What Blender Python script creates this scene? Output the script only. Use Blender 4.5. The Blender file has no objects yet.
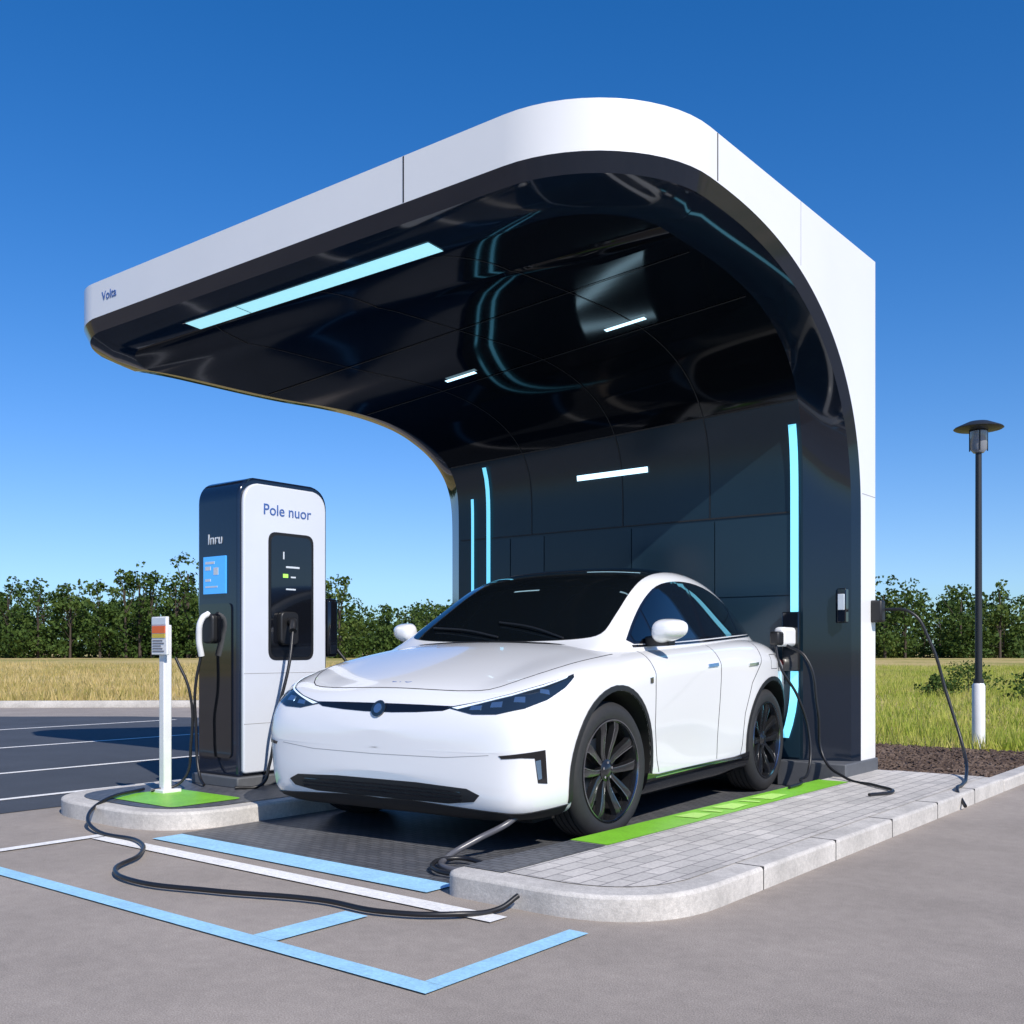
import bpy, bmesh, math, random
import numpy as np
from mathutils import Vector, Matrix, geometry
from mathutils.bvhtree import BVHTree
random.seed(7); rng=np.random.default_rng(7)
R=math.radians
scene=bpy.context.scene
COL=scene.collection

# ---------------------------------------------------------------- helpers
def link(o,parent=None):
    COL.objects.link(o)
    if parent is not None: o.parent=parent
    return o
def empty(name,loc=(0,0,0),rz=0):
    o=bpy.data.objects.new(name,None); o.empty_display_size=.3
    o.location=loc; o.rotation_euler=(0,0,rz); return link(o)
def mk(name,verts,faces,mat,parent=None,smooth=False,sharp=None,mats=None,fm=None):
    me=bpy.data.meshes.new(name)
    me.from_pydata([tuple(v) for v in verts],[],[tuple(f) for f in faces]); me.update()
    for m in (mats or [mat]): me.materials.append(m)
    if fm is not None: me.polygons.foreach_set('material_index',fm)
    if smooth:
        me.polygons.foreach_set('use_smooth',[True]*len(me.polygons))
        if sharp: me.set_sharp_from_angle(angle=R(sharp))
    o=bpy.data.objects.new(name,me); return link(o,parent)
def fixn(o):
    bm=bmesh.new(); bm.from_mesh(o.data); bmesh.ops.recalc_face_normals(bm,faces=bm.faces[:]); bm.to_mesh(o.data); bm.free(); return o
def bev(o,w,seg=2,ang=35):
    m=o.modifiers.new('b','BEVEL'); m.width=w; m.segments=seg; m.limit_method='ANGLE'; m.angle_limit=R(ang)
    o.data.polygons.foreach_set('use_smooth',[True]*len(o.data.polygons)); o.data.set_sharp_from_angle(angle=R(50)); m.harden_normals=False
    return o
def box(name,a,b,mat,parent=None,bw=0):
    x0,y0,z0=a;x1,y1,z1=b
    v=[(x0,y0,z0),(x1,y0,z0),(x1,y1,z0),(x0,y1,z0),(x0,y0,z1),(x1,y0,z1),(x1,y1,z1),(x0,y1,z1)]
    f=[(0,3,2,1),(4,5,6,7),(0,1,5,4),(1,2,6,5),(2,3,7,6),(3,0,4,7)]
    o=mk(name,v,f,mat,parent)
    if bw: bev(o,bw)
    return o
def rpoly(pts,rad,n=6):
    out=[]; N=len(pts)
    for i in range(N):
        p=Vector(pts[i]); a=Vector(pts[i-1]); b=Vector(pts[(i+1)%N])
        r=rad[i] if isinstance(rad,(list,tuple)) else rad
        if r<=0: out.append(tuple(p)); continue
        da=(a-p).normalized(); db=(b-p).normalized()
        p1=p+da*r; p2=p+db*r
        for k in range(n+1):
            t=k/n; q=p1*(1-t)**2+p*2*t*(1-t)*1.0+p2*t*t
            out.append(tuple(q))
    return out
def ext(name,poly,plane,a,b,mat,parent=None,bw=0):
    def P(p,c):
        return {'yz':(c,p[0],p[1]),'xz':(p[0],c,p[1]),'xy':(p[0],p[1],c)}[plane]
    n=len(poly); v=[P(p,a) for p in poly]+[P(p,b) for p in poly]
    f=[tuple(range(n)),tuple(range(2*n-1,n-1,-1))]+[(i,(i+1)%n,(i+1)%n+n,i+n) for i in range(n)]
    o=fixn(mk(name,v,f,mat,parent))
    if bw: bev(o,bw)
    return o
def flat(name,poly,z,mat,parent=None):
    v=[(p[0],p[1],z) for p in poly]
    o=mk(name,v,[tuple(range(len(v)))],mat,parent)
    if o.data.polygons[0].normal.z<0: o.data.flip_normals()
    return o
def lathe(name,prof,mat,parent=None,seg=48,axis='z',center=(0,0,0),smooth=True,sharp=40):
    v=[];f=[];n=len(prof)
    for i in range(seg):
        a=2*math.pi*i/seg; c,s=math.cos(a),math.sin(a)
        for r,h in prof:
            p=(r*c,r*s,h) if axis=='z' else (h,r*c,r*s)
            v.append((p[0]+center[0],p[1]+center[1],p[2]+center[2]))
    for i in range(seg):
        j=(i+1)%seg
        for k in range(n-1):
            f.append((i*n+k,j*n+k,j*n+k+1,i*n+k+1))
    o=mk(name,v,f,mat,parent); bm=bmesh.new(); bm.from_mesh(o.data)
    bmesh.ops.remove_doubles(bm,verts=bm.verts[:],dist=1e-5); bmesh.ops.recalc_face_normals(bm,faces=bm.faces[:]); bm.to_mesh(o.data); bm.free()
    o.data.polygons.foreach_set('use_smooth',[True]*len(o.data.polygons)); o.data.set_sharp_from_angle(angle=R(sharp))
    return o
def cable(name,pts,r,mat,parent=None):
    cu=bpy.data.curves.new(name,'CURVE'); cu.dimensions='3D'; cu.bevel_depth=r; cu.bevel_resolution=4; cu.resolution_u=10; cu.use_fill_caps=True
    sp=cu.splines.new('BEZIER'); sp.bezier_points.add(len(pts)-1)
    for i,p in enumerate(pts):
        b=sp.bezier_points[i]; b.co=p; b.handle_left_type=b.handle_right_type='AUTO'
    cu.materials.append(mat); o=bpy.data.objects.new(name,cu); return link(o,parent)
def text(name,s,loc,rot,size,mat,parent=None):
    cu=bpy.data.curves.new(name,'FONT'); cu.body=s; cu.size=size; cu.extrude=.002; cu.align_x='CENTER'
    cu.materials.append(mat); o=bpy.data.objects.new(name,cu); o.location=loc; o.rotation_euler=rot; return link(o,parent)

# ---------------------------------------------------------------- materials
def mat(name,col,rough=.5,metal=0,coat=0,emi=None,es=0,noise=None,bump=None,spec=.5,coatr=.03):
    m=bpy.data.materials.new(name); m.use_nodes=True; nt=m.node_tree; b=nt.nodes['Principled BSDF']
    b.inputs['Base Color'].default_value=(*col,1); b.inputs['Roughness'].default_value=rough; b.inputs['Metallic'].default_value=metal
    b.inputs['Coat Weight'].default_value=coat; b.inputs['Coat Roughness'].default_value=coatr; b.inputs['Specular IOR Level'].default_value=spec
    if emi: b.inputs['Emission Color'].default_value=(*emi,1); b.inputs['Emission Strength'].default_value=es
    if noise or bump:
        tc=nt.nodes.new('ShaderNodeTexCoord')
    if noise:
        cur=None
        for sc,amt in noise:
            n=nt.nodes.new('ShaderNodeTexNoise'); n.inputs['Scale'].default_value=sc; n.inputs['Detail'].default_value=6; n.inputs['Roughness'].default_value=.6
            nt.links.new(tc.outputs['Object'],n.inputs['Vector'])
            mr=nt.nodes.new('ShaderNodeMapRange'); mr.inputs[1].default_value=.25; mr.inputs[2].default_value=.75; mr.inputs[3].default_value=1-amt; mr.inputs[4].default_value=1+amt
            nt.links.new(n.outputs['Fac'],mr.inputs[0])
            if cur is None: cur=mr.outputs[0]
            else:
                mu=nt.nodes.new('ShaderNodeMath'); mu.operation='MULTIPLY'; nt.links.new(cur,mu.inputs[0]); nt.links.new(mr.outputs[0],mu.inputs[1]); cur=mu.outputs[0]
        mx=nt.nodes.new('ShaderNodeVectorMath'); mx.operation='SCALE'; mx.inputs[0].default_value=col; nt.links.new(cur,mx.inputs['Scale'])
        nt.links.new(mx.outputs[0],b.inputs['Base Color'])
    if bump:
        n=nt.nodes.new('ShaderNodeTexNoise'); n.inputs['Scale'].default_value=bump[0]; n.inputs['Detail'].default_value=4
        nt.links.new(tc.outputs['Object'],n.inputs['Vector'])
        bp=nt.nodes.new('ShaderNodeBump'); bp.inputs['Strength'].default_value=bump[1]; bp.inputs['Distance'].default_value=bump[2]
        nt.links.new(n.outputs['Fac'],bp.inputs['Height']); nt.links.new(bp.outputs[0],b.inputs['Normal'])
    return m
def brickmat(name,c1,c2,mortar,scale,bw,bh,ms,rough=.85,rot=0):
    m=bpy.data.materials.new(name); m.use_nodes=True; nt=m.node_tree; b=nt.nodes['Principled BSDF']; b.inputs['Roughness'].default_value=rough
    tc=nt.nodes.new('ShaderNodeTexCoord'); mp=nt.nodes.new('ShaderNodeMapping'); mp.inputs['Rotation'].default_value=(0,0,rot)
    br=nt.nodes.new('ShaderNodeTexBrick'); br.inputs['Color1'].default_value=(*c1,1); br.inputs['Color2'].default_value=(*c2,1); br.inputs['Mortar'].default_value=(*mortar,1)
    br.inputs['Scale'].default_value=scale; br.inputs['Brick Width'].default_value=bw; br.inputs['Row Height'].default_value=bh; br.inputs['Mortar Size'].default_value=ms
    n=nt.nodes.new('ShaderNodeTexNoise'); n.inputs['Scale'].default_value=60; n.inputs['Detail'].default_value=6
    n2=nt.nodes.new('ShaderNodeTexNoise'); n2.inputs['Scale'].default_value=2.5; n2.inputs['Detail'].default_value=5
    nt.links.new(tc.outputs['Object'],mp.inputs[0]); nt.links.new(mp.outputs[0],br.inputs['Vector']); nt.links.new(tc.outputs['Object'],n.inputs['Vector']); nt.links.new(tc.outputs['Object'],n2.inputs['Vector'])
    ad=nt.nodes.new('ShaderNodeMath'); ad.operation='ADD'; nt.links.new(n.outputs['Fac'],ad.inputs[0]); nt.links.new(n2.outputs['Fac'],ad.inputs[1])
    mr=nt.nodes.new('ShaderNodeMapRange'); mr.inputs[1].default_value=.6; mr.inputs[2].default_value=1.4; mr.inputs[3].default_value=.72; mr.inputs[4].default_value=1.2; nt.links.new(ad.outputs[0],mr.inputs[0])
    s=nt.nodes.new('ShaderNodeVectorMath'); s.operation='SCALE'; nt.links.new(br.outputs['Color'],s.inputs[0]); nt.links.new(mr.outputs[0],s.inputs['Scale']); nt.links.new(s.outputs[0],b.inputs['Base Color'])
    bp=nt.nodes.new('ShaderNodeBump'); bp.invert=True; bp.inputs['Strength'].default_value=.5; bp.inputs['Distance'].default_value=.006; nt.links.new(br.outputs['Fac'],bp.inputs['Height']); nt.links.new(bp.outputs[0],b.inputs['Normal'])
    return m

M_asph=mat('asphalt',(.315,.272,.235),.92,noise=[(.30,.16),(1.6,.12),(14,.10),(170,.5)],bump=(170,.5,.005))
M_asphshade=mat('asphalt_painted_shade',(.055,.062,.075),.85,noise=[(1.2,.18),(120,.4)],bump=(160,.35,.004))  # asphalt with shadow put into its base colour
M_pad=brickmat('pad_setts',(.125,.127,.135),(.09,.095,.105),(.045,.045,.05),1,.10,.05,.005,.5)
M_paver=brickmat('pavers',(.62,.58,.53),(.48,.455,.42),(.27,.25,.24),1,.20,.10,.005,.85,R(90))
M_kerb=mat('kerb_concrete',(.52,.49,.45),.85,noise=[(3,.24),(40,.17),(180,.22)],bump=(90,.4,.004))
M_wline=mat('white_marking',(.84,.82,.78),.7,noise=[(6,.10),(60,.18),(180,.12)])
M_bline=mat('blue_marking',(.34,.62,.82),.7,noise=[(6,.12),(60,.18),(180,.12)])
M_green=mat('green_marking',(.22,.56,.03),.45,noise=[(6,.12),(60,.18)])
M_greenl=mat('green_icon',(.45,.76,.16),.6,noise=[(60,.12)])
M_mulch=mat('mulch',(.085,.058,.045),.95,noise=[(4,.2),(45,.5)],bump=(45,1,.03))
M_white=mat('white_cladding',(.80,.80,.79),.32,coat=.3,noise=[(.8,.03)])
M_seam=mat('seam',(.02,.02,.022),.6)
M_bgloss=mat('black_gloss',(.003,.004,.006),.07,spec=.32,noise=[(1,.2)])
M_rim=mat('dark_rim',(.006,.012,.024),.07,spec=.5,coat=.15)
M_wall=mat('wall_panel',(.011,.027,.042),.22,spec=.4,noise=[(.7,.15)])
M_cyan=mat('light_cyan',(.3,.8,.9),.3,emi=(.16,.62,.92),es=1.05)
M_cyanb=mat('light_front',(.5,.85,.95),.2,emi=(.34,.80,.95),es=.85)
M_ledw=mat('light_white',(.8,.9,1),.3,emi=(.50,.82,1),es=2.2)
M_plinth=mat('plinth',(.10,.105,.115),.6,noise=[(20,.1)])
M_paint=mat('car_paint',(.80,.80,.80),.20,coat=1,noise=[(.6,.01)])
M_glass=mat('car_glass',(.004,.006,.008),.02,coat=.6,spec=.7)
M_trim=mat('black_trim',(.012,.012,.013),.45)
M_tglos=mat('gloss_trim',(.006,.006,.008),.08,coat=.5)
M_arch=mat('arch_liner',(.006,.006,.006),.9)
M_tyre=mat('tyre',(.022,.022,.023),.7,noise=[(30,.15)])
M_rimw=mat('wheel_rim',(.02,.02,.022),.22,metal=.4,coat=.6)
M_rime=mat('wheel_rim_edge',(.30,.30,.32),.2,metal=1)
M_steel=mat('brake_disc',(.35,.35,.36),.35,metal=1)
M_chrome=mat('chrome',(.75,.76,.78),.12,metal=1)
M_lamp=mat('headlamp_dark',(.015,.025,.04),.06,coat=1)
M_lampb=mat('headlamp_reflector',(.22,.36,.52),.15,metal=.8,coat=1)
M_drl=mat('headlamp_strip',(.7,.8,.9),.2,emi=(.7,.85,1),es=.3)
M_line=mat('shutline',(.03,.03,.032),.8)
M_rubber=mat('cable_rubber',(.012,.012,.014),.4)
M_chw=mat('charger_white',(.62,.65,.71),.3,coat=.3,noise=[(1.5,.03)])
M_chb=mat('charger_black',(.006,.012,.028),.10,coat=.3)
M_blue=mat('display_blue',(.05,.25,.6),.2,emi=(.05,.30,.75),es=.75)
M_disp=mat('display_black',(.006,.007,.01),.08,coat=.5)
M_txtb=mat('lettering_blue',(.05,.12,.35),.5)
M_txtw=mat('lettering_white',(.6,.65,.7),.5)
M_txtg=mat('indicator_green',(.3,.8,.1),.5,emi=(.4,.9,.1),es=.8)
M_orange=mat('sign_orange',(.75,.14,.03),.5)
M_post=mat('post_white',(.74,.74,.74),.4,noise=[(8,.06)])
M_pole=mat('lamp_pole',(.02,.022,.025),.45)
M_bark=mat('bark',(.06,.045,.035),.9,noise=[(8,.3)])

# ---------------------------------------------------------------- ground, lot
def camw(X,Y): return (.781*X-.624*Y, .624*X+.781*Y)
def terr(x,y):
    d=math.hypot(x,y); return max(0,min(1,(d-35)/60))**2*0.55
M_field=bpy.data.materials.new('field_grass'); M_field.use_nodes=True
nt=M_field.node_tree; b=nt.nodes['Principled BSDF']; b.inputs['Roughness'].default_value=.95; b.inputs['Specular IOR Level'].default_value=.1
tc=nt.nodes.new('ShaderNodeTexCoord')
n1=nt.nodes.new('ShaderNodeTexNoise'); n1.inputs['Scale'].default_value=.09; n1.inputs['Detail'].default_value=8; n1.inputs['Roughness'].default_value=.65
n2=nt.nodes.new('ShaderNodeTexNoise'); n2.inputs['Scale'].default_value=3.5; n2.inputs['Detail'].default_value=8; n2.inputs['Roughness'].default_value=.7
ad=nt.nodes.new('ShaderNodeMath'); ad.operation='ADD'
for n in (n1,n2): nt.links.new(tc.outputs['Object'],n.inputs['Vector'])
nt.links.new(n1.outputs['Fac'],ad.inputs[0]); nt.links.new(n2.outputs['Fac'],ad.inputs[1])
cr=nt.nodes.new('ShaderNodeValToRGB'); mr=nt.nodes.new('ShaderNodeMapRange'); mr.inputs[1].default_value=.75; mr.inputs[2].default_value=1.25
nt.links.new(ad.outputs[0],mr.inputs[0]); nt.links.new(mr.outputs[0],cr.inputs[0])
e=cr.color_ramp.elements; e[0].position=.05; e[0].color=(.15,.19,.04,1); e[1].position=.9; e[1].color=(.58,.44,.21,1)
x=e.new(.3); x.color=(.32,.29,.09,1); x=e.new(.55); x.color=(.48,.37,.16,1)
nt.links.new(cr.outputs[0],b.inputs['Base Color'])
def fieldground():
    rs=[0,8,16,24,32,40,50,60,72,85,100,130,180,300,600,1500,4000]; seg=72
    v=[(0,0,-.02)];f=[]
    for r in rs[1:]:
        for i in range(seg):
            a=2*math.pi*i/seg; x,y=r*math.cos(a),r*math.sin(a); v.append((x,y,-.02+(terr(x,y) if r<1000 else .55)))
    for i in range(seg): f.append((0,1+i,1+(i+1)%seg))
    for k in range(len(rs)-2):
        o=1+k*seg
        for i in range(seg): f.append((o+i,o+seg+i,o+seg+(i+1)%seg,o+(i+1)%seg))
    return mk('ground',v,f,M_field,smooth=True)
fieldground()
KE=[camw(-75,20.5),camw(-30,21.3),camw(-4,22.6),(-10,14.2),(-10,9.75)]
lot=[(40,-30),(40,40),(-2.35,40),(-2.35,9.75)]+[KE[4],KE[3],KE[2],KE[1],KE[0],(-60,-30)]
flat('parking_lot',lot,0,M_asph)
def strip(name,pts,w,z0,z1,m,parent=None,bw=.012):
    pts=[Vector(p) for p in pts]; L=[];Rr=[]
    for i,p in enumerate(pts):
        d=((pts[min(i+1,len(pts)-1)]-pts[i]).normalized()+(pts[i]-pts[max(i-1,0)]).normalized()).normalized()
        n=Vector((-d.y,d.x)); L.append(p+n*w/2); Rr.append(p-n*w/2)
    n=len(pts); v=[(p.x,p.y,z) for z in (z0,z1) for p in L+Rr]; f=[]
    for i in range(n-1):
        f+= [(i,i+1,n+i+1,n+i),(2*n+i,3*n+i,3*n+i+1,2*n+i+1),(i,2*n+i,2*n+i+1,i+1),(n+i,n+i+1,3*n+i+1,3*n+i)]
    f+=[(0,n,3*n,2*n),(n-1,3*n-1,4*n-1,2*n-1)]
    o=fixn(mk(name,v,f,m,parent))
    if bw: bev(o,bw,2,40)
    return o
kb=empty('kerb')
strip('field_kerb',KE[:4],.24,-.02,.14,M_kerb,kb)
flat('painted_shade_surface',[(-7.75,3.66),(-7.75,9.7),(-10.2,9.7),(-10.2,13.9),camw(-7,19.2),(-25.7,3.66)],.004,M_asphshade)  # left lot: shadow painted as a darker asphalt sheet
mk_=empty('road_markings')
def line(n,x0,y0,x1,y1,m,z=.008): flat(n,[(x0,y0),(x1,y0),(x1,y1),(x0,y1)],z,m,mk_)
line('blue_line_long',-14,2.66,-2.51,2.76,M_bline)
line('blue_line_end',-2.61,2.762,-2.51,3.66,M_bline)
line('blue_stub',-3.60,2.762,-3.45,3.28,M_bline)
line('white_line',-6.25,3.54,-2.95,3.66,M_wline)
line('white_line_side',-6.36,1.6,-6.27,3.66,M_wline)
line('blue_band',-5.95,3.78,-3.56,4.0,M_bline)
for i,xx in enumerate((-8.5,-10.3,-13.0,-16)): line('bay_line_%d'%i,xx,3.9,xx+.09,(9.0,9.0,11.5,10.6)[i],M_wline)
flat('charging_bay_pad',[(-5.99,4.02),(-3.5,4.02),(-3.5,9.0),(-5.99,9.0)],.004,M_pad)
# right island
isl=empty('pavement_island')
op=rpoly([(-3.5,3.82),(-2.3,3.82),(-2.3,9.6),(-3.5,9.6)],[.12,.62,0,0],10)
ext('kerb_body',op,'xy',-.02,.115,M_kerb,isl,.018)
flat('paving',rpoly([(-3.22,3.99),(-2.45,3.97),(-2.45,9.58),(-3.22,9.58)],[0,.5,0,0],10),.119,M_paver,isl)
flat('green_strip',[(-3.49,4.9),(-3.23,4.9),(-3.23,8.5),(-3.49,8.5)],.119,M_green,isl)
flat('sett_strip',[(-3.48,3.97),(-3.23,3.97),(-3.23,4.88),(-3.48,4.88)],.119,M_pad,isl)
for i,(a,c) in enumerate([(6.0,6.25),(6.32,6.42),(6.5,6.8),(6.9,7.0),(7.1,7.45)]):
    flat('green_icon_%d'%i,[(-3.44,a),(-3.28,a+.03),(-3.30,c),(-3.42,c-.03)],.123,M_greenl,isl)
for i,yy in enumerate(np.arange(4.9,9.5,.95)):
    box('kerb_joint_%d'%i,(-2.455,yy,.0),(-2.298,yy+.006,.1170),M_seam,isl)
strip('kerb_run',[(-2.38,9.62),(-2.38,40)],.16,-.02,.10,M_kerb,kb,.015)
flat('mulch_bed',[(-10,9.62),(-2.47,9.62),(-2.47,12.9),(-10,12.9)],.03,M_mulch)
# left island
li=empty('charger_island')
lp=rpoly([(-6.0,3.9),(-6.0,8.0),(-7.7,8.0),(-7.7,3.9)],[.6,.2,.2,.6],10)
ext('kerb_body',lp,'xy',-.02,.12,M_kerb,li,.018)
flat('island_surface',rpoly([(-6.14,4.04),(-6.14,7.9),(-7.56,7.9),(-7.56,4.04)],[.5,.1,.1,.5],10),.124,M_pad,li)
flat('green_patch',rpoly([(-6.3,4.15),(-6.3,4.75),(-7.15,4.75),(-7.15,4.15)],.08),.128,M_green,li)

# ---------------------------------------------------------------- grass, mulch chips
def blades(name,pts,hmin,hmax,w,m):
    n=len(pts); P=np.array(pts); a=rng.uniform(0,2*np.pi,n); h=rng.uniform(hmin,hmax,n); lean=rng.uniform(0,.7,n)*h; la=rng.uniform(0,2*np.pi,n)
    h=h*(.55+.45*(np.sin(P[:,0]*1.3+np.sin(P[:,1]*.9)*2)*np.sin(P[:,1]*1.1+P[:,0]*.4)*.5+.5)*2)*.9
    dx=np.cos(a)*w*rng.uniform(.6,1.4,n); dy=np.sin(a)*w*rng.uniform(.6,1.4,n)
    v=np.zeros((n,3,3)); v[:,0]=P; v[:,1]=P; v[:,2]=P
    v[:,0,0]-=dx; v[:,0,1]-=dy; v[:,1,0]+=dx; v[:,1,1]+=dy
    v[:,2,0]+=np.cos(la)*lean; v[:,2,1]+=np.sin(la)*lean; v[:,2,2]+=h
    me=bpy.data.meshes.new(name); me.vertices.add(3*n); me.vertices.foreach_set('co',v.ravel())
    me.loops.add(3*n); me.loops.foreach_set('vertex_index',np.arange(3*n)); me.polygons.add(n)
    me.polygons.foreach_set('loop_start',np.arange(n)*3); me.materials.append(m); me.update(calc_edges=True)
    return link(bpy.data.objects.new(name,me))
def foliage_mat(name,cols,scale,trans=0):
    m=bpy.data.materials.new(name); m.use_nodes=True; nt=m.node_tree; b=nt.nodes['Principled BSDF']; b.inputs['Roughness'].default_value=.7; b.inputs['Specular IOR Level'].default_value=.2
    g=nt.nodes.new('ShaderNodeNewGeometry'); tc=nt.nodes.new('ShaderNodeTexCoord'); n=nt.nodes.new('ShaderNodeTexNoise'); n.inputs['Scale'].default_value=scale; n.inputs['Detail'].default_value=4
    nt.links.new(tc.outputs['Object'],n.inputs['Vector'])
    mu=nt.nodes.new('ShaderNodeMath'); mu.operation='MULTIPLY_ADD'; mu.inputs[1].default_value=.45; nt.links.new(g.outputs['Random Per Island'],mu.inputs[0])
    m2=nt.nodes.new('ShaderNodeMapRange'); m2.inputs[1].default_value=.3; m2.inputs[2].default_value=.7; m2.inputs[4].default_value=.55; nt.links.new(n.outputs['Fac'],m2.inputs[0]); nt.links.new(m2.outputs[0],mu.inputs[2])
    cr=nt.nodes.new('ShaderNodeValToRGB'); nt.links.new(mu.outputs[0],cr.inputs[0]); e=cr.color_ramp.elements
    e[0].color=(*cols[0],1); e[1].color=(*cols[-1],1)
    for i,c in enumerate(cols[1:-1]): k=e.new((i+1)/(len(cols)-1)); k.color=(*c,1)
    nt.links.new(cr.outputs[0],b.inputs['Base Color'])
    if trans:
        tr=nt.nodes.new('ShaderNodeBsdfTranslucent'); mix=nt.nodes.new('ShaderNodeMixShader'); mix.inputs[0].default_value=trans
        nt.links.new(cr.outputs[0],tr.inputs[0]); nt.links.new(b.outputs[0],mix.inputs[1]); nt.links.new(tr.outputs[0],mix.inputs[2]); nt.links.new(mix.outputs[0],nt.nodes['Material Output'].inputs[0])
    return m
M_gdry=foliage_mat('dry_grass',[(.20,.22,.05),(.44,.36,.12),(.64,.49,.22),(.70,.56,.30)],.22,.3)
M_ggrn=foliage_mat('green_grass',[(.14,.23,.03),(.32,.40,.05),(.54,.52,.13),(.68,.56,.26)],.5,.35)
M_leaf=foliage_mat('tree_leaves',[(.022,.045,.010),(.045,.085,.017),(.08,.125,.024),(.14,.17,.04)],.12,.2)
pts=[]
while len(pts)<70000:
    Y=22.9+random.random()**1.6*50; X=random.uniform(-48,6); x,y=camw(X,Y)
    if x>-10.3 and y<14.3: continue
    pts.append((x,y,-.02+terr(x,y)))
blades('meadow_grass',pts,.10,.36,.022,M_gdry)
pts=[]
while len(pts)<120000:
    Y=12.5+random.random()**1.6*55; X=random.uniform(.5,34); x,y=camw(X,Y)
    if x>-2.55 or y<12.85 or x<-40: continue
    pts.append((x,y,-.02+terr(x,y)))
blades('verge_grass',pts,.06,.26,.010,M_ggrn)
v=[];f=[]
for i in range(9000):
    x=random.uniform(-6.5,-2.5); y=random.uniform(9.65,12.95); z=.035+random.random()*.02; a=random.uniform(0,math.pi); L=random.uniform(.015,.04); w=L*.4; t=random.uniform(-.5,.5)
    c,s=math.cos(a),math.sin(a); k=len(v)
    v+=[(x-L*c-w*s,y-L*s+w*c,z-t*L),(x-L*c+w*s,y-L*s-w*c,z-t*L),(x+L*c+w*s,y+L*s-w*c,z+t*L+.006),(x+L*c-w*s,y+L*s+w*c,z+t*L+.006),(x,y,z+.016)]
    f+=[(k,k+1,k+4),(k+1,k+2,k+4),(k+2,k+3,k+4),(k+3,k,k+4)]
M_chip=foliage_mat('mulch_chip',[(.05,.032,.024),(.11,.075,.055),(.20,.145,.11)],2)
mk('mulch_chips',v,f,M_chip)

# ---------------------------------------------------------------- tree rows
def trees(name,specs,leafsize,nleaf):
    lv=[]; tv=[];tf=[]
    for (x,y,h,w) in specs:
        z0=terr(x,y)-.1
        def limb(a,b_,r0,r1):
            k=len(tv); a=Vector(a);b2=Vector(b_)
            for p,r in ((a,r0),(b2,r1)):
                for q in range(5): tv.append((p.x+r*math.cos(q*1.2566),p.y+r*math.sin(q*1.2566),p.z))
            for q in range(5): tf.append((k+q,k+(q+1)%5,k+5+(q+1)%5,k+5+q))
        sc=h/7
        limb((x,y,z0),(x+random.uniform(-.2,.2)*sc,y,z0+h*.75),.13*sc,.04*sc)
        nc=random.randint(24,32); cl=[]
        conif=random.random()<.15
        for i in range(nc):
            t=random.uniform(.06,.95); a=random.uniform(0,6.28)
            prof=(1-t)**.7*1.15 if conif else (math.sin(math.pi*min(1,(t*.78+.22))))**.55
            rr=w*.5*prof*math.sqrt(random.random())
            c=(x+rr*math.cos(a),y+rr*math.sin(a),z0+h*t); cl.append((c,w*random.uniform(.12,.22)*(1-.35*t)))
            if i<8: limb((x,y,z0+h*t*.6),c,.05*sc,.015*sc)
        cl=np.array([(c[0],c[1],c[2],r) for c,r in cl])
        p=cl[:,3]**2; idx=rng.choice(len(cl),nleaf,p=p/p.sum()); C=cl[idx]
        d=rng.normal(size=(nleaf,3)); d/=np.linalg.norm(d,axis=1)[:,None]; rad=C[:,3]*rng.uniform(.3,1,nleaf)**.5*1.05
        P=C[:,:3]+d*rad[:,None]*np.array([1,1,.85]); P[:,2]=np.maximum(P[:,2],z0+.1)
        u=rng.normal(size=(nleaf,3)); u/=np.linalg.norm(u,axis=1)[:,None]; ww=np.cross(u,rng.normal(size=(nleaf,3))); ww/=np.linalg.norm(ww,axis=1)[:,None]
        s=leafsize*rng.uniform(.5,1.2,nleaf)[:,None]
        lv.append(np.stack([P-u*s,P+ww*s*.65,P+u*s,P-ww*s*.65],axis=1))
    LV=np.concatenate(lv).reshape(-1,3); n=len(LV)//4
    allv=np.concatenate([LV,np.array(tv)])
    me=bpy.data.meshes.new(name); me.vertices.add(len(allv)); me.vertices.foreach_set('co',allv.ravel())
    li_=np.concatenate([np.arange(4*n),(np.array(tf)+4*n).ravel()]); me.loops.add(len(li_)); me.loops.foreach_set('vertex_index',li_)
    npoly=n+len(tf); me.polygons.add(npoly); me.polygons.foreach_set('loop_start',np.arange(npoly)*4)
    me.materials.append(M_leaf); me.materials.append(M_bark)
    me.polygons.foreach_set('material_index',np.concatenate([np.zeros(n,int),np.ones(len(tf),int)])); me.update(calc_edges=True)
    return link(bpy.data.objects.new(name,me))
sp=[]
X=-95
while X<95:
    for row in range(3):
        Y=102+row*8+random.uniform(-3,3); px=512+X/Y*1048
        h=random.uniform(4.9,7.3)+row*.45
        if row==0: h=random.uniform(3.2,6.4)
        elif 375>px>110 and random.random()<.4: h+=random.uniform(.6,2.2)
        elif random.random()<.2: h+=random.uniform(.3,1.2)
        if 350<px<430: h-=1.6
        x,y=camw(X+random.uniform(-1,1),Y); sp.append((x,y,h,random.uniform(4.0,6.4)))
    X+=random.uniform(1.8,2.8)
for px,h,w in ((140,9.6,4.6),(126,8.6,4.0),(152,8.4,4.4),(188,10.6,4.8),(205,9.6,4.2),(176,9.2,4.0),(340,8.4,4.6),(330,7.8,4),(8,7.9,4.6),(38,7.6,5),(70,7.4,5),(100,7.5,4.5),(1000,7.8,5),(905,7.6,5.5),(960,7.2,5),(885,7.9,5)):
    Y=98; x,y=camw((px-512)/1048*Y,Y); sp.append((x,y,h,w))
trees('distant_tree_row',sp,.21,1000)
sh=[]
for X,Y,h,w in ((12.3,25,.8,1.5),(11.4,28,.6,1.2),(13.5,31,.9,1.8)):
    x,y=camw(X,Y); sh.append((x,y,h,w))
trees('shrub',sh,.05,900)

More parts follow.
